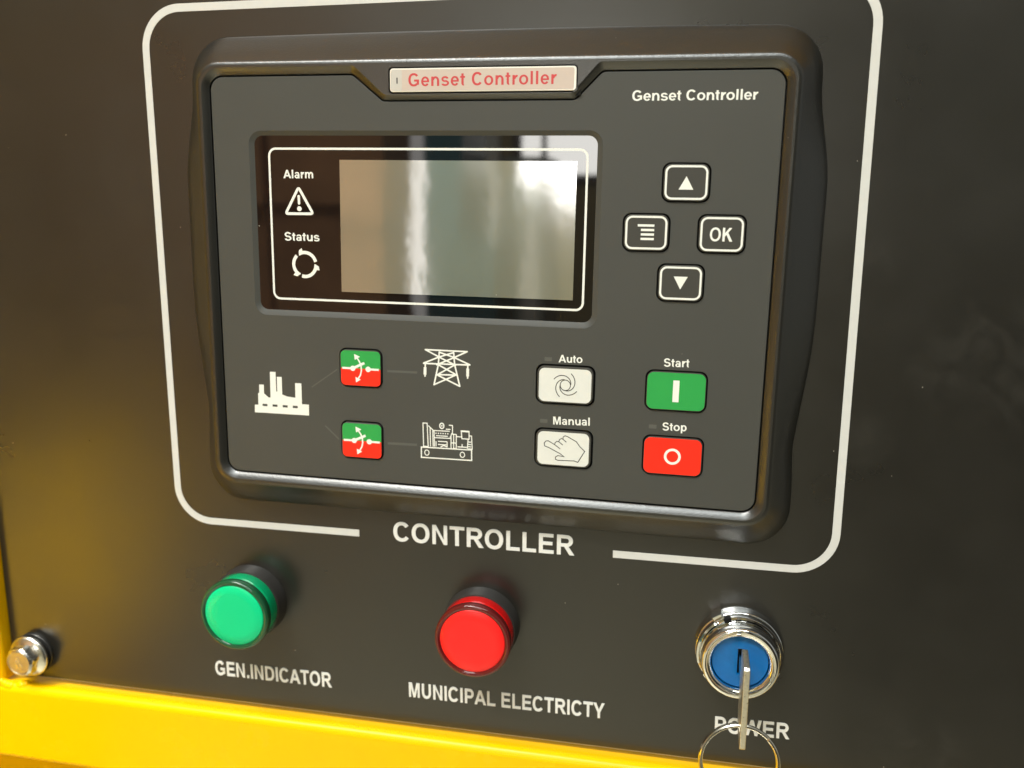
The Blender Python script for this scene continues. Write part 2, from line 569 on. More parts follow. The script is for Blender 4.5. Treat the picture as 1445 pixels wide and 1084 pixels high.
def fillet2(pts, r, n=5):
    """rounded copy of a convex counter-clockwise polygon"""
    out = []
    for i, p in enumerate(pts):
        a, b, p = Vector(pts[i - 1]), Vector(pts[(i + 1) % len(pts)]), Vector(p)
        d0, d1 = (a - p).normalized(), (b - p).normalized()
        L = r / math.tan(d0.angle(d1) / 2)
        q0, q1 = p + d0 * L, p + d1 * L
        for k in range(n + 1):
            t = k / n
            out.append(tuple(q0 * (1 - t) ** 2 + p * 2 * t * (1 - t) + q1 * t * t))
    return out


# white printed frame line with a gap for the word CONTROLLER
ln = MB()
hw, hh, rr = 121.5, 93.6, 13.5
path = [(-47.3, -hh)]
for cx, cz, a in ((-hw + rr, -hh + rr, 270), (-hw + rr, hh - rr, 180), (hw - rr, hh - rr, 90), (hw - rr, -hh + rr, 0)):
    for i in range(13):
        t = math.radians(a - 90 * i / 12)
        path.append((cx + rr * math.cos(t), cz + rr * math.sin(t)))
path.append((47.5, -hh))
ln.stroke(path[::-1], 2.65, 0.0, 0.10, 'line_ink')
ln.build('border_line', panel_o)
for txt, a, b, cap in (('CONTROLLER', (-33.82, -95.39), (33.83, -95.35), 7.43),
                       ('GEN.INDICATOR', (-110.46, -158.87), (-60.59, -158.52), 6.1),
                       ('MUNICIPAL ELECTRICTY', (-28.93, -158.45), (46.15, -157.88), 6.0),
                       ('POWER', (85.73, -157.86), (111.38, -157.35), 6.05)):
    t = MB()
    lettering(t, txt, a, b, cap, 0.0, 'ink', 0.28)
    t.build('lettering', panel_o)

# ================================================================ yellow frame round the panel
frame = thing('yellow_frame', 'bright yellow enamelled steel frame along the bottom and left of the black panel', 'frame', (-205, -190, 0))


def extrude_profile(mb, prof, a0, a1, axis, mat):
    """prof: list of (u, h); axis 'x' runs along x with u = z, axis 'z' runs along z with u = x"""
    n = len(prof)
    if axis == 'x':
        vs_ = [(a0, u, h) for u, h in prof] + [(a1, u, h) for u, h in prof]
    else:
        vs_ = [(u, a0, h) for u, h in prof] + [(u, a1, h) for u, h in prof]
    fs = [[i, i + 1, n + i + 1, n + i] for i in range(n - 1)]
    mb.add(vs_, fs, mat)


def arc(cu, ch, r, a0, a1, n=8):
    return [(cu + r * math.cos(math.radians(a0 + (a1 - a0) * i / n)), ch + r * math.sin(math.radians(a0 + (a1 - a0) * i / n))) for i in range(n + 1)]


def rel(o, po):
    o.parent = po
    o.matrix_parent_inverse = Matrix.Translation(-po.location)
    return o


sill = MB()
prof = [(-172.8, -14.0), (-172.4, -1.8)] + arc(-174.2, 3.9, 3.2, 0, 90) + arc(-203.2, 4.6, 2.5, 90, 180) + [(-205.7, -16.0)]
extrude_profile(sill, prof[::-1], -420, 330, 'x', 'yellow')
rel(sill.build('bottom_rail', smooth=40), frame)
post = MB()
prof = [(-206.0, -14.0)] + arc(-209.0, 3.3, 3.0, 0, 90)[0:] + [(-222.0, 6.3), (-225.0, 7.0), (-430.0, 95.0), (-434.0, 90.0), (-434.0, -16.0)]  # sloped outer wing is added so the housing side mirrors yellow
extrude_profile(post, prof, -170.5, 330, 'z', 'yellow')
rel(post.build('side_post', smooth=40), frame)
# weld bead in the corner where post and rail meet
wb_ = MB()
rnd = random.Random(3)
for k in range(9):
    t = k / 8.0
    cx, cz = -209 + 12.5 * t, -170.5 - 1.6 * math.sin(t * 3) - 0.8 * t
    ch = 6.0 - 0.9 * max(0, t - .55) * 2
    r0 = 2.1 + rnd.uniform(-.35, .35)
    prof = [(r0 * math.cos(math.radians(a)), ch - 1.2 + r0 * 0.95 * math.sin(math.radians(a))) for a in (-20, 0, 20, 40, 60, 78, 90)]
    wb_.lathe((cx, cz), prof, 'yellow', 18)
rel(wb_.build('weld_bead', smooth=60), frame)
low = MB()
low.box(-420, 330, -420, -205.0, -22.0, -16.0, 'yellow')
rel(low.build('lower_panel'), frame)
head_ = MB()
prof = [(170.0, -14.0), (170.0, 2.0), (171.5, 6.0), (246.0, 84.0), (252.0, 88.0), (430.0, 94.0), (436, 90), (436.0, -14.0)]  # unseen visor, added and sloped to mirror yellow in the housing top
extrude_profile(head_, prof, -271, 330, 'x', 'yellow')
rel(head_.build('added_visor', smooth=40), frame)

# ================================================================ genset controller
TOWER_DATA = [[(-17.74, -21.94), (-2.92, -21.95)], [(-17.74, -21.94), (-11.59, -24.86), (-6.95, -26.84)], [(-2.92, -21.95), (-8.81, -24.82), (-13.68, -27.01)],
 [(-18.36, -26.67), (-12.75, -24.24), (-7.66, -22.49)], [(-1.98, -26.41), (-7.42, -24.2), (-12.75, -22.6)], [(-18.36, -26.76), (-1.98, -26.5)],
 [(-12.75, -22.51), (-13.08, -26.85), (-14.63, -34.04)], [(-7.66, -22.49), (-7.31, -26.55), (-5.43, -34.11)], [(-12.89, -27.07), (-6.7, -30.16), (-14.63, -34.04)],
 [(-7.32, -26.78), (-13.55, -30.53), (-5.43, -34.11)], [(-13.55, -30.44), (-6.47, -30.24)], [(-17.75, -26.86), (-17.86, -31.22)], [(-2.66, -26.67), (-2.68, -31.07)]]
INSUL_DATA = [[(-17.81, -28.1), (-17.86, -30.67)], [(-2.65, -27.75), (-2.68, -30.48)]]
GEN_DATA = [[(-19.28, -56.67), (-1.1, -56.44), (-1.06, -60.21), (-19.29, -60.39), (-19.28, -56.67)], [(-18.67, -47.93), (-17.15, -47.92), (-16.79, -56.3), (-18.46, -56.32), (-18.67, -47.93)],
 [(-16.77, -48.73), (-14.64, -50.57)], [(-16.07, -49.16), (-15.93, -56.23)], [(-15.11, -50.36), (-14.98, -56.17)], [(-14.64, -50.34), (-8.97, -50.28)],
 [(-14.4, -52.91), (-8.72, -52.8)], [(-14.64, -50.34), (-14.5, -56.14)], [(-13.93, -52.17), (-9.67, -52.11)], [(-10.38, -49.58), (-8.73, -49.61)],
 [(-9.31, -48.09), (-7.99, -48.15), (-7.98, -50.68), (-8.83, -52.52)], [(-13.93, -54.2), (-13.93, -56.09)], [(-13.22, -54.15), (-9.91, -54.1)], [(-9.91, -54.1), (-9.9, -56.13)],
 [(-13.22, -55.28), (-10.13, -55.25)], [(-12.27, -56.16), (-11.08, -55.51), (-9.89, -55.99)], [(-8.49, -52.02), (-8.48, -56.26)], [(-7.55, -51.11), (-7.54, -56.43)],
 [(-6.61, -51.19), (-6.59, -56.36)], [(-8.49, -51.18), (-6.61, -51.24)], [(-6.61, -51.99), (-4.73, -52.0)], [(-8.48, -54.38), (-6.6, -54.34)], [(-7.53, -56.29), (-6.59, -56.32)],
 [(-4.84, -49.81), (-2.04, -49.81), (-2.01, -52.61), (-4.58, -52.6), (-4.84, -49.81)], [(-4.98, -50.05), (-1.9, -50.03)],
 [(-2.02, -51.44), (-1.14, -51.43), (-0.86, -56.09), (-2.36, -56.1)], [(-2.61, -53.58), (-1.3, -53.68)], [(-2.61, -54.43), (-1.3, -54.53)], [(-2.69, -55.29), (-1.29, -55.32)],
 [(-6.13, -55.63), (-2.84, -55.58)], [(-4.48, -54.57), (-4.48, -55.6)], [(-2.38, -52.77), (-2.6, -56.12)]]
GEN_DOTS = [(-13.93, -51.27), (-13.08, -51.26), (-12.22, -51.25), (-11.37, -51.24), (-10.52, -51.23), (-9.67, -51.22)]
HAND_DATA = [(-6.45, 0.91), (-6.47, 1.71), (-5.9, 2.39), (-5.12, 2.5), (-2.95, 1.31), (-2.77, 1.97), (-2.2, 2.51), (-1.52, 2.41), (-1.34, 3.17), (-0.67, 3.61), (-0.08, 3.35), (-0.11, 4.14),
 (0.5, 4.64), (1.34, 4.45), (4.43, 2.83), (5.68, 1.18), (7.37, -0.33), (5.14, -4.33), (3.92, -3.93), (-1.68, -4.1), (-2.52, -3.82), (-2.54, -3.01), (-1.72, -2.45), (0.38, -2.69),
 (-1.01, -1.7), (-4.96, 0.17), (-6.2, 0.58), (-6.45, 0.91)]
HAND2_DATA = [[(-2.95, 1.31), (-0.96, -0.05)], [(-1.52, 2.41), (-0.13, 1.36)], [(-0.08, 3.35), (1.06, 2.44)]]
TH = 0.01189
ctl = thing('controller', 'black and grey generator set controller with display screen and push buttons inside white line', 'controller')
ctl.rotation_euler = (0, TH, 0)
PX0, PX1, PZ0, PZ1 = -93.7, 94.8, -70.7, 68.1
NOTCH = [(40.0, 68.1), (31.6, 59.7), (-32.0, 59.7), (-42.4, 68.1)]
EN = 26


def inner_outline(d, rc=4.5):
    """plate outline pushed outward by d, with the trapezoid cut-out at the top"""
    x0, x1, z0, z1 = PX0 - d, PX1 + d, PZ0 - d, PZ1 + d
    t1 = d * math.tan(math.radians(22.5))
    n0 = [(NOTCH[0][0] - t1 * 0.9, z1), (NOTCH[1][0] - t1 * 0.9, NOTCH[1][1] + d * .7), (NOTCH[2][0] + t1 * 0.8, NOTCH[2][1] + d * .7), (NOTCH[3][0] + t1 * 0.8, z1)]
    return fillet([(x0, z0), (x1, z0), (x1, z1)] + n0 + [(x0, z1)], [rc + d * .9, rc + d * .9, rc + d * .9, 2.6, 2.2, 2.2, 2.6, rc + d * .9])


def outer_outline(d, rc, db=None, amp=0.0):
    db = d if db is None else db
    x0, x1, z0, z1 = PX0 - d, PX1 + d, PZ0 - db, PZ1 + db
    pts = fillet([(x0, z0), (x1, z0), (x1, z1), (NOTCH[0][0], z1), (NOTCH[1][0], z1), (NOTCH[2][0], z1), (NOTCH[3][0], z1), (x0, z1)], [rc, rc, rc, -1.2, -1.2, -1.2, -1.2, rc])
    out = []
    for x, z in pts:
        s1 = min(1, max(0, (66 - z) / 32))
        s2 = min(1, max(0, (z + 66) / 62))
        s = (s1 * s1 * (3 - 2 * s1)) * (s2 * s2 * (3 - 2 * s2))
        side = min(1, max(0, (abs(x - 0.5) - 70) / 24))
        taper = 0.25 * amp * min(1, max(0, (-z - 20) / 50))
        out.append((x + math.copysign(side * (amp * s - taper), x), z + (0.18 * amp * (1 - ((x - .5) / 100) ** 2) if z > 50 else 0)))
    return out


def fillet(pts, rads, n=8):
    out = []
    m_ = len(pts)
    segs = []
    for i, p in enumerate(pts):
        a, b = Vector(pts[i - 1]), Vector(pts[(i + 1) % m_])
        p = Vector(p)
        d0, d1 = (a - p).normalized(), (b - p).normalized()
        r = rads[i]
        arcp = []
        if r < 0:
            for k in range(n + 1):
                arcp.append(tuple(p + d0 * (-r) * (1 - 2 * k / n)) if k <= n / 2 else tuple(p + d1 * (-r) * (2 * k / n - 1)))
        else:
            ang = d0.angle(d1)
            L = r / math.tan(ang / 2)
            bis = (d0 + d1).normalized()
            cc = p + bis * (r / math.sin(ang / 2))
            s0 = p + d0 * L - cc
            s1 = p + d1 * L - cc
            tot = s0.angle_signed(s1)
            for k in range(n + 1):
                v = s0.copy()
                v.rotate(Matrix.Rotation(-tot * k / n, 2))
                arcp.append(tuple(cc + v))
        segs.append(arcp)
    for i, sg in enumerate(segs):
        out += sg
        a, b = sg[-1], segs[(i + 1) % m_][0]
        k = EN if i in (1, 7) else (12 if i in (0, 2, 6) else 3)
        for q in range(1, k):
            out.append((a[0] + (b[0] - a[0]) * q / k, a[1] + (b[1] - a[1]) * q / k))
    return out


hs = MB()
CH = [(inner_outline(.45), 6.4), (inner_outline(.45), 8.0), (inner_outline(.65), 8.25), (inner_outline(2.6), 9.35), (inner_outline(2.8), 9.42)]
hs.loft(CH[::-1], 'housing')
RO = [(outer_outline(3.5, 7.0), 9.42), (outer_outline(4.1, 7.4), 9.32), (outer_outline(4.6, 7.8), 9.05), (outer_outline(5.1, 8.2), 8.6), (outer_outline(6.6, 9.4, 6.9, .5), 7.1),
      (outer_outline(8.0, 10.6, 8.7, 1.4), 5.4), (outer_outline(9.3, 11.8, 10.5, 2.4), 3.7), (outer_outline(10.3, 13.0, 12.2, 3.4), 2.0), (outer_outline(10.9, 13.8, 13.4, 3.9), 0.9), (outer_outline(11.2, 14.0, 13.9, 4.0), 0.3), (outer_outline(11.2, 14.0, 14.0, 4.0), 0.0)]
hs.loft(RO[::-1], 'housing')
badge = rrect(-29.5, 32.3, 61.9, 70.15, 1.3, 5)
hs.shape([RO[0][0], CH[-1][0], badge], 8.5, 9.42, 'housing')
hs.box(-30.5, 33.3, 61.0, 71.0, 8.3, 8.62, 'gap')
hs.build('housing', ctl, smooth=30)

# grey front plate with openings
WX0, WX1, WZ0, WZ1 = -78.6, 38.9, -10.3, 48.9
pits = {}
for nm, c, w, h in (('up', (67.1, 34.8), 14.95, 12.1), ('menu', (55.45, 19.2), 14.95, 12.1), ('ok', (78.8, 19.2), 14.95, 12.1), ('down', (67.0, 3.6), 14.95, 12.1),
                    ('auto', (31.0, -31.55), 20.0, 13.6), ('manual', (31.0, -53.5), 20.0, 13.6), ('start', (67.45, -31.55), 20.0, 13.6), ('stop', (67.5, -53.5), 20.0, 13.6),
                    ('brk1', (-41.2, -29.6), 15.9, 13.8), ('brk2', (-41.2, -55.7), 15.9, 13.8)):
    pits[nm] = (c, w, h)
pl = MB()
pl.shape([inner_outline(-.1), rrect(WX0 - 1.7, WX1 + 1.7, WZ0 - 1.9, WZ1 + 1.5, 4.4, 8)] + [crect(c, w, h, 2.6, 7) for c, w, h in pits.values()], 7.0, 8.0, 'faceplate', 0.12)
# sloping surround that steps down to the display window
pl.loft([(rrect(WX0 - 1.7, WX1 + 1.7, WZ0 - 1.9, WZ1 + 1.5, 4.4, 8), 7.96), (rrect(WX0 - 1.45, WX1 + 1.45, WZ0 - 1.6, WZ1 + 1.3, 4.1, 8), 7.86), (rrect(WX0, WX1, WZ0, WZ1, 2.9, 8), 7.15)], 'faceplate')
pl.build('front_plate', ctl, smooth=30)
fl = MB()
fl.box(-92, 93, -69, 58, 5.4, 6.2, 'gap')
fl.build('inner_frame', ctl)

# display window
wn = MB()
wn.shape([rrect(WX0 - .6, WX1 + .6, WZ0 - .6, WZ1 + .6, 3.2, 8)], 6.3, 7.2, 'glass')
win = wn.build('display_window', ctl)
sc_ = MB()
# the display module sits a little tilted behind its cut-out
q = [(-47.9, -3.2, 7.75), (32.6, -3.2, 7.75), (32.6, 41.1, 7.23), (-47.9, 41.1, 7.23)]
sc_.add([(x, z, 7.1) for x, z, h in q] + q, [[4, 5, 6, 7], [0, 1, 5, 4], [1, 2, 6, 5], [2, 3, 7, 6], [3, 0, 4, 7]], 'screen')
sc_.build('screen', win)
ol = MB()
OX0, OX1, OZ0, OZ1 = -73.4, 35.9, -6.4, 44.7
ol.stroke(rrect(OX0, OX1, OZ0, OZ1, 2.4, 6), .72, 7.2, 7.25, 'white', True)
ol.build('outline', win)
for s_, a, b, cap in (('Alarm', (-68.43, 34.87), (-57.47, 34.97), 2.83), ('Status', (-68.72, 13.81), (-55.79, 13.83), 2.9)):
    t = MB()
    lettering(t, s_, a, b, cap, 7.2, 'white')
    t.build('lettering', win)
t = MB()
t.stroke(fillet2([(-68.0, 23.0), (-57.9, 23.1), (-63.0, 31.9)], .55), .92, 7.2, 7.25, 'white', True)
t.stroke([(-63.02, 28.9), (-62.94, 26.5)], .86, 7.2, 7.25, 'white')
t.disc((-63.02, 28.85), .5, 7.2, 7.256, 'white', 16)
t.disc((-62.94, 26.5), .42, 7.2, 7.256, 'white', 14)
t.disc((-62.89, 24.73), .85, 7.2, 7.25, 'white', 18)
t.build('warning_symbol', win)
t = MB()
cx, cz, r = -61.5, 5.75, 4.15
for a0 in (118, 238, -2):     # three chasing arrows, running anticlockwise
    pts = [(cx + r * math.cos(math.radians(a0 - 104 + 92 * i / 12)), cz + r * math.sin(math.radians(a0 - 104 + 92 * i / 12))) for i in range(13)]
    t.stroke(pts, 1.15, 7.2, 7.25, 'white')
    a = math.radians(a0 - 14)
    e = Vector((math.cos(a), math.sin(a)))
    tn = Vector((-e.y, e.x))
    p = Vector((cx, cz))
    q = [p + e * (r + 1.5) - tn * .55, p + e * (r + .5) + tn * 1.2, p + e * (r - .9) + tn * .2, p + e * (r - .6) - tn * .2]
    q = [p + e * (r + 1.55) - tn * .35, p + e * (r + 1.0) + tn * 0.85, p + e * (r - .75) + tn * 1.3, p + e * (r - .55) - tn * .5]
    t.prism([tuple(v) for v in q], 7.2, 7.256, 'white')
t.build('status_symbol', win)

# name label in the top tab
nl = MB()
nl.shape([rrect(-29.0, 31.9, 62.4, 69.75, 1.0, 5)], 8.62, 9.45, 'label_rim', .2)
nlo = nl.build('name_label', ctl, smooth=30)
t = MB()
t.shape([rrect(-28.7, 31.2, 62.75, 69.3, .7, 4)], 9.43, 9.47, 'label')
t.build('paper_insert', nlo)
t = MB()
t.prism(rrect(-28.7, -24.9, 62.8, 69.25, .5, 4), 9.46, 9.49, 'label_end')
t.prism(rrect(-26.75, -26.35, 65.0, 66.9, .15, 3), 9.48, 9.505, 'black_ink')
t.build('label_tab', nlo)
t = MB()
lettering(t, 'Genset Controller', (-22.7, 64.14), (26.55, 64.4), 3.99, 9.47, 'red_ink', .03, track=.06, bold=.95)
t.build('lettering', nlo)

# printing on the plate
for s_, a, b, cap in (('Genset Controller', (49.26, 59.31), (87.67, 59.43), 3.1), ('Auto', (28.52, -24.01), (36.52, -23.84), 2.61), ('Manual', (27.27, -45.39), (39.7, -45.0), 2.74),
                      ('Start', (63.13, -23.63), (71.51, -23.43), 2.75), ('Stop', (63.74, -45.01), (71.57, -44.78), 2.74)):
    t = MB()
    lettering(t, s_, a, b, cap, 8.0, 'white', .04)
    t.build('lettering', ctl)

t = MB()
t.shape([[(-82.3, -48.1), (-61.25, -48.0), (-61.2, -44.0), (-63.85, -44.0), (-63.85, -36.4), (-66.25, -36.4), (-66.3, -41.8), (-69.6, -41.5), (-71.35, -40.9), (-71.35, -34.5), (-73.2, -34.5),
          (-73.25, -39.9), (-73.65, -39.9), (-73.65, -32.8), (-75.8, -32.8), (-75.95, -42.3), (-76.7, -42.3), (-78.45, -40.9), (-78.4, -37.7), (-80.2, -37.7), (-80.3, -40.85), (-80.75, -40.9), (-80.8, -45.2), (-82.2, -45.3)]]
        + [rrect(a, a + 1.95, -45.6, -44.75, .05, 1) for a in (-79.2, -75.28, -71.35, -67.45)], 8.0, 8.05, 'white')
t.build('factory_symbol', ctl)

t = MB()
TW = TOWER_DATA
for k, l in enumerate(TW):
    t.stroke(l, .52, 8.0, 8.03 + .006 * k, 'white')
    for e in (l[0], l[-1]):
        t.disc(e, .26, 8.0, 8.033 + .006 * k, 'white', 10)
for l in INSUL_DATA:
    t.stroke(l, .98, 8.0, 8.14, 'white')
t.build('pylon_symbol', ctl)
t = MB()
for k, l in enumerate(GEN_DATA):
    t.stroke(l, .34 if k else .42, 8.0, 8.03 + .004 * k, 'white', l[0] == l[-1])
for p in GEN_DOTS:
    t.disc(p, .24, 8.0, 8.04, 'white', 10)
for cx, cz in ((-17.27, -58.55), (-4.37, -58.4)):
    t.stroke([(cx + .80 * math.cos(2 * PI * i / 20), cz + .95 * math.sin(2 * PI * i / 20)) for i in range(20)], .32, 8.0, 8.04, 'white', True)
t.stroke([(-11.81 + .75 * math.cos(2 * PI * i / 20), -48.5 + .95 * math.sin(2 * PI * i / 20)) for i in range(20)], .4, 8.0, 8.17, 'white', True)
t.disc((-11.81, -48.5), .28, 8.0, 8.16, 'white', 10)
t.build('generator_symbol', ctl)
for l, w in (([(-31.6, -30.2), (-20.7, -30.1)], .75), ([(-31.7, -56.2), (-20.9, -56.0)], .85), ([(-59.9, -37.5), (-50.0, -30.5)], .38), ([(-55.2, -51.3), (-50.0, -56.0)], .55)):
    t = MB()
    t.stroke(l, w, 8.0, 8.02, 'strip')
    t.build('link_light', ctl)
for c in ((25.0, -23.1), (24.0, -44.4), (60.5, -43.9)):
    t = MB()
    t.prism(crect(c, 2.5, 1.3, .2, 3), 8.0, 8.02, 'strip')
    t.build('status_light', ctl)


# buttons
def button(name, key, size, r=2.2, body='rubber', label=None):
    c, w, h = pits[key]
    b = MB()
    b.shape([crect(c, size[0], size[1], r, 7)], 6.2, 8.8, body, .28)
    return b.build(name, ctl, smooth=30, label=label)


def arrow_key(name, key, label=None):
    c, w, h = pits[key]
    b = button(name, key, (14.0, 11.3), 2.4, 'rubber', label)
    t = MB()
    t.stroke(crect(c, 12.45, 9.85, 1.9, 6), .64, 8.8, 8.84, 'white', True)
    t.build('outline', b)
    return b, c


b, c = arrow_key('arrow_button', 'up', 'dark grey push button with a white up arrow')
t = MB()
t.prism([(c[0] - 2.25, c[1] - 2.15), (c[0] + 2.25, c[1] - 2.15), (c[0], c[1] + 1.95)], 8.8, 8.84, 'white')
t.build('arrow_symbol', b)
b, c = arrow_key('arrow_button', 'down', 'dark grey push button with a white down arrow')
t = MB()
t.prism([(c[0] + 2.2, c[1] + 2.1), (c[0] - 2.2, c[1] + 2.1), (c[0], c[1] - 1.95)], 8.8, 8.84, 'white')
t.build('arrow_symbol', b)
b, c = arrow_key('menu_button', 'menu', 'dark grey push button with a white list symbol')
t = MB()
for k, (xa, xb) in enumerate(((-2.7, 2.5), (-1.65, 2.5), (-1.65, 2.5), (-1.65, 2.5))):
    z = c[1] + 2.25 - 1.4 * k
    t.box(c[0] + xa, c[0] + xb, z - .36, z + .36, 8.8, 8.84, 'white')
t.build('list_symbol', b)
b, c = arrow_key('ok_button', 'ok', 'dark grey push button marked OK')
t = MB()
lettering(t, 'OK', (75.2, 17.05), (82.15, 17.02), 4.2, 8.8, 'white', .04, bold=.92)
t.build('lettering', b)


def print_face(b, c, w, h, mat, r=1.9):
    t = MB()
    t.prism(crect(c, w, h, r, 7), 8.79, 8.83, mat)
    return t.build('printed_face', b)


b = button('auto_button', 'auto', (18.9, 12.5), 2.4, 'rubber', 'white push button with a black swirl symbol, under the word Auto')
c = (31.0, -31.6)
print_face(b, c, 17.6, 11.35, 'button_white')
t = MB()
t.stroke([(c[0] + .13 + 1.72 * math.cos(2 * PI * i / 28), c[1] + .1 + 1.78 * math.sin(2 * PI * i / 28)) for i in range(28)], .27, 8.83, 8.85, 'black_ink', True)
for k in range(4):            # four swirl arms
    pts = []
    for i in range(12):
        u = i / 11
        a = math.radians(90 * k + 5 + 150 * u)
        rad = 1.86 + 2.6 * (u ** 1.25)
        pts.append((c[0] + .13 + rad * math.cos(a) * .97, c[1] + .1 + rad * math.sin(a)))
    t.stroke(pts, .27, 8.83, 8.856 + .004 * k, 'black_ink')
t.build('swirl_symbol', b)
b = button('manual_button', 'manual', (18.9, 12.5), 2.4, 'rubber', 'white push button with a pointing hand outline')
c = (31.0, -53.5)
print_face(b, c, 17.5, 11.5, 'button_white')
t = MB()
HD = [(c[0] + x, c[1] + z) for x, z in HAND_DATA]
t.stroke(HD, .27, 8.83, 8.85, 'black_ink', True)
for l in HAND2_DATA:
    t.stroke([(c[0] + x, c[1] + z) for x, z in l], .27, 8.83, 8.856, 'black_ink')
t.build('hand_symbol', b)
b = button('start_button', 'start', (19.1, 12.7), 2.4, 'rubber', 'green push button with a white upright bar')
print_face(b, (67.45, -31.5), 18.6, 12.2, 'green', 2.1)
t = MB()
t.prism(rrect(66.45, 68.45, -35.05, -27.85, .12, 3), 8.83, 8.86, 'white')
t.build('bar_symbol', b)
b = button('stop_button', 'stop', (19.1, 12.7), 2.4, 'rubber', 'red push button with a white ring')
print_face(b, (67.45, -53.45), 18.6, 12.2, 'red', 2.1)
t = MB()
t.stroke([(67.44 + 2.33 * math.cos(2 * PI * i / 40), -53.5 + 2.33 * math.sin(2 * PI * i / 40)) for i in range(40)], .85, 8.83, 8.86, 'white', True)
t.build('ring_symbol', b)
for nm, key, lab in (('breaker_button', 'brk1', 'green and red breaker push button beside the pylon symbol'), ('breaker_button', 'brk2', 'green and red breaker push button beside the generator symbol')):
    c, w, h = pits[key]
    c = (c[0] + .15, c[1])
    b = button(nm, key, (15.0, 12.8), 2.2, 'rubber', lab)
    fc = MB()
    o_ = rrect(c[0] - 7.25, c[0] + 7.25, c[1] - 6.15, c[1] + 6.15, 1.6, 6)
    zc = c[1] - .1
    up = [p for p in o_ if p[1] > zc]
    dn = [p for p in o_ if p[1] < zc]
    # both halves keep their order round the outline
    k0 = max(i for i in range(len(dn)) if dn[i][0] < c[0] and i >= 0)
    up = [(c[0] + 7.25, zc)] + up + [(c[0] - 7.25, zc)]
    lft = [p for p in o_[-14:] if p[1] < zc]
    rgt = [p for p in o_[:14] if p[1] < zc]
    dn = [(c[0] - 7.25, zc)] + lft + rgt + [(c[0] + 7.25, zc)]
    fc.prism(up, 8.79, 8.83, 'green')
    fc.prism(dn, 8.79, 8.83, 'red')
    fc.build('printed_face', b)
    t = MB()

    def q(p):
        return (c[0] + p[0], c[1] + p[1])
    t.stroke([q((-6.8, -.1)), q((-2.87, -.1))], .72, 8.83, 8.86, 'white')
    t.stroke([q((2.78, -.19)), q((6.7, -.19))], .72, 8.83, 8.86, 'white')
    t.disc(q((-2.87, -.11)), .95, 8.83, 8.868, 'white', 20)
    t.disc(q((2.78, -.19)), .98, 8.83, 8.868, 'white', 20)
    t.stroke([q((-2.87, -.11)), q((1.42, 1.97))], .9, 8.83, 8.875, 'white')
    t.stroke([q(p) for p in ((-1.35, 3.8), (-.4, 2.4), (.2, .98), (.3, -.88), (-.1, -2.4), (-1.0, -3.8))], .5, 8.83, 8.88, 'white')
    t.prism([q(p) for p in ((-2.1, 2.9), (-.1, 4.1), (-2.3, 5.0))], 8.83, 8.887, 'white')
    t.prism([q(p) for p in ((-1.76, -5.1), (.05, -3.96), (-1.95, -3.1))], 8.83, 8.887, 'white')
    t.build('breaker_symbol', b)


# ================================================================ indicator lamps
def indicator(x, z, lens, face, rim, label):
    t = thing('indicator_lamp', label, 'indicator lamp', (x, z, 0), 'indicator lamps below the controller')
    base = MB()
    base.lathe((0, 0), [(14.3, 0), (14.3, .5), (14.1, .8), (14.0, 5.6), (13.7, 6.1), (12.6, 6.2)], 'lamp_base', 96, cap=True)
    base.build('base_ring', t, smooth=40)
    l = MB()
    l.lathe((0, 0), [(13.3, 6.1), (13.45, 6.5), (13.35, 10.4), (12.9, 10.7), (12.9, 11.2), (13.3, 11.5)], lens, 96, cap=False)
    lo = l.build('lens', t, smooth=40)
    r = MB()
    r.lathe((0, 0), [(13.3, 11.4), (13.75, 11.9), (13.9, 12.6), (13.85, 14.2), (13.55, 14.8), (12.9, 15.0), (12.3, 14.8), (11.8, 14.35)], rim, 96, cap=False)
    r.build('rim', lo, smooth=50)
    f = MB()
    f.lathe((0, 0), [(11.9, 14.0), (11.85, 14.45), (11.5, 14.7), (8.0, 14.85), (4.0, 14.92), (.4, 14.95)], face, 96, cap=True)
    f.build('face', lo, smooth=50)
    return t


indicator(-92.4, -124.6, 'green_lens', 'green_face', 'green_rim', 'round green indicator lamp with black base above the words GEN.INDICATOR')
indicator(-0.2, -124.9, 'red_lens', 'red_face', 'red_rim', 'round red indicator lamp with black base above the words MUNICIPAL ELECTRICTY')

# ================================================================ key switch
KX, KZ = 92.2, -124.4
ks = thing('key_switch', 'round chrome key switch with blue barrel, above the word POWER', 'key switch', (KX, KZ, 0))
f = MB()
f.lathe((0, 0), [(15.3, 0), (15.3, .5), (15.1, .8), (14.9, 3.4), (14.75, 3.8), (14.4, 4.0), (13.2, 4.0)], 'chrome', 128, cap=True)
f.build('flange', ks, smooth=40)
f = MB()
pr = [(13.2, 3.9), (14.55, 4.4), (14.6, 6.4), (14.35, 6.8), (13.7, 6.9), (13.0, 6.4), (13.0, 3.9)]
f.lathe((0, 0), pr, 'chrome', 60, cap=False, a0=129, a1=196)
f.lathe((0, 0), pr, 'chrome', 90, cap=False, a0=-64, a1=104)
f.lathe((0, 0), pr, 'chrome', 40, cap=False, a0=214, a1=286)
f.build('locking_collar', ks, smooth=40)
f = MB()
u = Vector((math.cos(math.radians(121)), math.sin(math.radians(121))))
vv = Vector((-u.y, u.x))
q = [u * 13.9 - vv * 2.0, u * 16.2 - vv * 1.9, u * 16.2 + vv * 1.9, u * 13.9 + vv * 2.0]
f.loft([([tuple(p) for p in q], .2), ([tuple(p) for p in q], 5.6), ([tuple(u * 15.1 + (p - u * 15.1) * .8) for p in q], 6.0)], 'chrome', False, True)
f.build('locating_tab', ks, smooth=30)
f = MB()
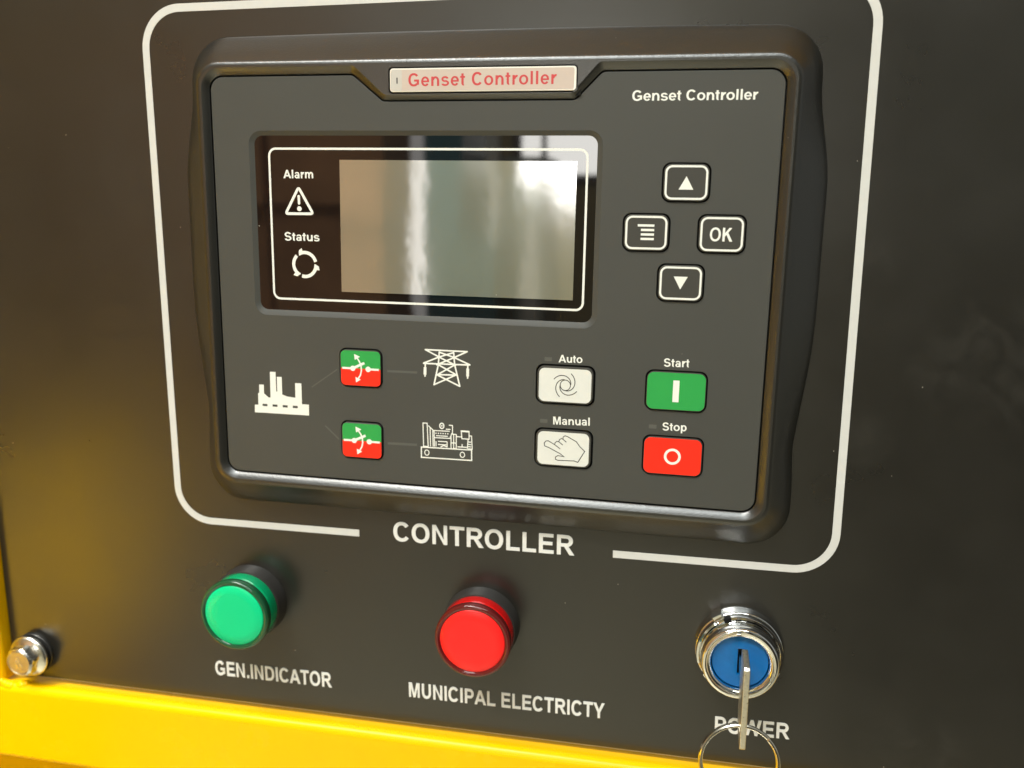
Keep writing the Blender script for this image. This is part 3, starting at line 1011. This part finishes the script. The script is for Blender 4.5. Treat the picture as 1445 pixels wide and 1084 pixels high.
f.lathe((0, 0), [(12.6, 4.0), (14.0, 4.0), (14.1, 6.0), (13.9, 6.3), (12.9, 6.3), (12.6, 6.0)], 'gap', 10, cap=False, a0=105, a1=115)  # black piece standing in for the shade inside the collar gap
f.build('notch_shade', ks, smooth=30)
f = MB()
f.lathe((0, 0), [(12.4, 4), (12.4, 7.4), (12.9, 8.0), (13.05, 8.6), (13.0, 10.0), (12.7, 10.4), (12.75, 10.8), (12.9, 11.2), (12.8, 11.9), (12.3, 12.4), (11.6, 12.5), (10.4, 12.2), (9.75, 11.6), (9.6, 10.6), (9.6, 8.0)], 'chrome', 128, cap=False)
f.build('bezel', ks, smooth=50)
f = MB()
slot = [(-.75, -4.6), (.75, -4.6), (.75, 4.6), (-.75, 4.6)]
N = 64
rim_ = [(9.4 * math.cos(2 * PI * i / N), 9.4 * math.sin(2 * PI * i / N)) for i in range(N)]
f.shape([rim_, slot], 8.6, 10.1, 'blue', .35)
f.build('barrel', ks, smooth=40)
f = MB()
f.box(-1.2, 1.2, -5, 5, 7.4, 8.58, 'gap')
f.build('keyway', ks)

# ================================================================ key and ring
key = thing('key', 'flat nickel key seen edge-on, standing in the blue lock barrel', 'key', (KX, KZ, 10))
t = MB()
# side outline in (h, z) extruded along x, 1.9 mm thick
OUT = [(16.0, -4.2), (16.6, -13.0), (17.4, -13.6), (29.2, -13.9), (30.0, -13.2), (30.0, 13.0), (29.3, 13.7), (17.2, 13.4), (16.4, 12.6), (16.0, 4.2)]
HOLE = [(24.6 + 2.4 * math.cos(2 * PI * i / 24), -9.6 + 2.4 * math.sin(2 * PI * i / 24)) for i in range(24)]


def side_plate(mb, outs, x0, x1, mat, bevel):
    tmp = MB()
    tmp.shape(outs, x0, x1, mat, bevel)
    # (x, z, h) of the flat piece -> turn: first axis becomes h, extrusion becomes x
    vs_ = [(-p[1], p[2], p[0]) for p in tmp.v]   # V() stored (x, -h, z)
    mb.add([(a, b_, c_) for a, b_, c_ in [(v[0] * 1000, v[1] * 1000, v[2] * 1000) for v in vs_]], tmp.f, mat)


side_plate(t, [OUT, HOLE], -.9, .9, 'key', .18)
t.build('bow', key, smooth=30)
t = MB()
side_plate(t, [[(-2, -3.2), (16.2, -3.4), (16.2, 3.4), (-2, 3.2)]], -.5, .5, 'blade', .1)
t.build('blade', key, smooth=30)

t = MB()
RR, wr = 12.0, .68
cx, cz, chh = 91.9, -145.6, 34.8
n, m_ = 240, 10
vs_, fs = [], []
turns = 1.9
for i in range(n + 1):
    a = math.radians(80) + 2 * PI * turns * i / n
    off = (i / n - .5) * 1.25
    ctr = Vector((RR * math.cos(a), RR * math.sin(a), off))
    e1 = Vector((math.cos(a), math.sin(a), 0))
    for k in range(m_):
        b2 = 2 * PI * k / m_
        p = ctr + e1 * wr * math.cos(b2) + Vector((0, 0, 1)) * wr * math.sin(b2)
        vs_.append((p.x, p.y, p.z))
for i in range(n):
    for k in range(m_):
        j = (k + 1) % m_
        fs.append([i * m_ + k, (i + 1) * m_ + k, (i + 1) * m_ + j, i * m_ + j])
fs.append([k for k in range(m_)])
fs.append([n * m_ + k for k in reversed(range(m_))])
t.add(vs_, fs, 'ring')
kr = t.build('key_ring', smooth='closed')
kr.location = V(cx, cz, chh)
kr.rotation_euler = (math.radians(-6), 0, math.radians(4))
tag(kr, 'thin split steel key ring hanging through the key', 'key ring')

# ================================================================ bolt
bt = thing('hex_bolt', 'zinc flanged hexagon bolt with washer in the lower left corner of the panel', 'bolt', (-194.0, -158.6, 0))
t = MB()
t.lathe((0, 0), [(8.7, 0), (8.8, .3), (8.7, 1.0), (8.5, 1.2), (5, 1.2)], 'washer', 64)
t.lathe((0, 0), [(7.2, 1.2), (7.2, 3.3)], 'washer', 64)
t.build('washer', bt, smooth=40)
t = MB()
t.lathe((0, 0), [(8.4, 3.2), (8.85, 3.4), (8.95, 3.9), (8.8, 4.4), (8.0, 4.9), (6.6, 5.5), (5.4, 5.9)], 'zinc', 64)
t.build('flange', bt, smooth=50)
t = MB()


def hexloop(R_, r_in, n=48, rot=12):
    """hexagon of corner radius R_, clipped to circle r_in"""
    out = []
    for i in range(n):
        a = 2 * PI * i / n
        b2 = (a - math.radians(rot)) % (PI / 3) - PI / 6
        rr_ = min(R_ * math.cos(PI / 6) / math.cos(b2), r_in)
        out.append((rr_ * math.cos(a), rr_ * math.sin(a)))
    return out


t.loft([(hexloop(6.85, 99), 4.9), (hexloop(6.8, 99), 8.5), (hexloop(6.8, 6.2), 9.1), (hexloop(6.8, 5.45), 9.75), (hexloop(6.6, 5.2), 9.9)], 'zinc')
t.loft([(hexloop(6.6, 5.2), 9.9), (hexloop(6.6, 4.7), 9.95), (hexloop(6.6, 4.5), 9.8)], 'bolt_face', False, True)
t.build('head', bt, smooth=25)
t = MB()
rnd = random.Random(5)
for (x, z) in ((-.6, 2.4), (.1, 2.2), (-.3, 1.6), (.5, 1.3), (-.9, 1.0), (.0, .7), (-.9, -.6), (-.3, -.9), (-.8, -1.5), (-.2, -1.9), (.9, -.4), (1.3, -1.0), (.8, -1.6), (1.5, -1.8), (-1.0, -2.2), (1.1, -2.4)):
    a = rnd.uniform(0, 3.1)
    t.stroke([(x - .28 * math.cos(a), z - .28 * math.sin(a)), (x + .28 * math.cos(a), z + .28 * math.sin(a))], .25, 9.9, 10.05 + rnd.uniform(0, .03), 'zinc')
t.build('stamped_marks', bt)

# ================================================================ unseen hall behind the photographer, added for the glossy faces to reflect
fm = MB()
fm.box(-9000, 9000, -1210, -1200, -400, 9000, 'concrete')
fm.build('floor', kind='structure')
wm = MB()
wm.box(-6500, 5200, -1200, 4200, 5200, 5400, 'hall_wall')
wm.build('wall', kind='structure')
op = thing('window', 'bright hall window mirrored at the top right corner of the display screen', 'window', (-270, 500, 5190))
t = MB()
t.box(-565, -40, -250, 210, 0, 6, 'daylight')
t.box(-720, -600, -800, 210, 0, 6, 'daylight')
t.build('pane', op)
t = MB()
for x0, x1 in ((-780, -720), (-600, -565), (-40, 10)):
    t.box(x0, x1, -800 if x0 < -590 else -250, 210, 0, 26, 'dark_metal')
t.box(-780, 10, 210, 260, 0, 26, 'dark_metal')
t.box(-565, 10, -310, -250, 0, 26, 'dark_metal')
t.build('frame', op)
sl = thing('window', 'narrow upright hall window mirrored left of the middle of the display screen', 'window', (-1670, 300, 5190))
t = MB()
t.box(-85, 85, -1100, 1100, 0, 6, 'frosted')
t.build('pane', sl)
t = MB()
t.box(-125, -85, -1100, 1100, 0, 20, 'dark_metal')
t.box(85, 125, -1100, 1100, 0, 20, 'dark_metal')
t.build('frame', sl)

cab = thing('steel_cabinet', 'tall teal steel cabinet mirrored in the middle of the display screen', 'cabinet', (-870, -1200, 3000))
t = MB()
t.box(-75, 75, 0, 1900, 0, 400, 'teal')
t.build('body', cab)
t = MB()
t.box(20, 32, 900, 1080, -14, 0, 'dark_metal')
t.build('handle', cab)
cab2 = thing('steel_cabinet', 'grey-green steel cabinet mirrored right of the middle of the display screen', 'cabinet', (-670, -1200, 3400))
t = MB()
t.box(-150, 125, 0, 1450, 0, 400, 'grey_green')
t.build('body', cab2)
low_ = thing('steel_cabinet', 'low teal steel cabinet standing in front of the grey-green one behind the camera', 'cabinet', (-690, -1200, 2600))
t = MB()
t.box(-112, 112, 0, 1190, 0, 350, 'teal')
t.build('body', low_)
t = MB()
t.box(-60, 60, 1000, 1015, -12, 0, 'dark_metal')
t.build('handle', low_)
NTH = ['lowest box', 'second box up', 'middle box', 'fourth box up', 'topmost box'] * 2
k = 0
for cx, w in ((-1262, 430), (-1725, 440)):
    z = -1200
    for hgt in (420, 400, 420, 380, 360):
        t = MB()
        t.box(-w / 2, w / 2, 0, hgt, -200, 200, 'cardboard')
        o = t.build('cardboard_box')
        tp = MB()
        tp.box(-w / 2 + 2, w / 2 - 2, hgt * .46, hgt * .46 + 50, 200, 201, 'tape')
        tp.box(w * .2, w * .38, hgt * .6, hgt * .85, 201, 202, 'tape')
        tp.build('packing_tape', o)
        o.location = V(cx + random.uniform(-15, 15), z, 3000 + random.uniform(-20, 20))
        o.rotation_euler = (0, 0, random.uniform(-.08, .08))
        tag(o, 'brown cardboard carton, %s of the %s stack behind the camera' % (NTH[k], 'right' if k < 5 else 'left'), 'cardboard box', 'cardboard boxes stacked behind the camera')
        z += hgt + 2
        k += 1
mc = thing('block', 'brown machine added far to the left behind the camera', 'block', (-2900, -1200, 3000))  # unseen; added to mirror brown in the left of the panel
t = MB()
t.box(-900, 850, 0, 2100, 0, 700, 'block')
t.build('body', mc)
t = MB()
t.box(-500, 300, 900, 1500, -20, 0, 'dark_metal')
t.build('control_box', mc)
dk = thing('block', 'dark charcoal machine added behind the camera to darken the right of the panel', 'block', (330, -1200, 1500))  # unseen dark bulk added to darken the right of the panel
t = MB()
t.box(0, 1900, 0, 2100, 0, 700, 'dark_metal')
t.build('body', dk)
t = MB()
t.box(200, 700, 1200, 1700, -12, 0, 'grey_green')
t.build('access_panel', dk)
dr = thing('yellow_slab', 'yellow flat-topped hood low on the left, mirrored in the black panel', 'slab', (-322, -1200, 240))  # unseen body added so the panel mirrors a yellow patch
dr.rotation_euler = (0, 0, math.radians(-36))
t = MB()
t.shape([rrect(-135, 0, 0, 900, 6, 3)], 0, 780, 'yellow', 4)
t.build('body', dr)
dr = thing('open_door', 'yellow enclosure door added far to the left to tint the panel olive', 'door', (-760, -1200, 430))  # unseen leaf added for an olive tint at the left of the panel
dr.rotation_euler = (0, 0, math.radians(-28))
t = MB()
t.shape([rrect(-330, 0, 0, 1650, 6, 3)], 0, 22, 'yellow', 3)
t.build('leaf', dr)
t = MB()
t.box(-300, -285, 800, 930, -30, 0, 'dark_metal')
t.build('handle', dr)

for x, z1, wd, lab in ((-612, 420, 22, 'slim pale post added beside the grey-green cabinet behind the camera'), (-478, 60, 28, 'short pale post added right of the grey-green cabinet behind the camera')):  # unseen uprights added to mirror pale streaks in the screen
    t = MB()
    t.box(-wd, wd, 0, z1 + 1200, 0, 40, 'pale')
    o = t.build('added_post')
    o.location = V(x, -1200, 2700)
    tag(o, lab, 'post')
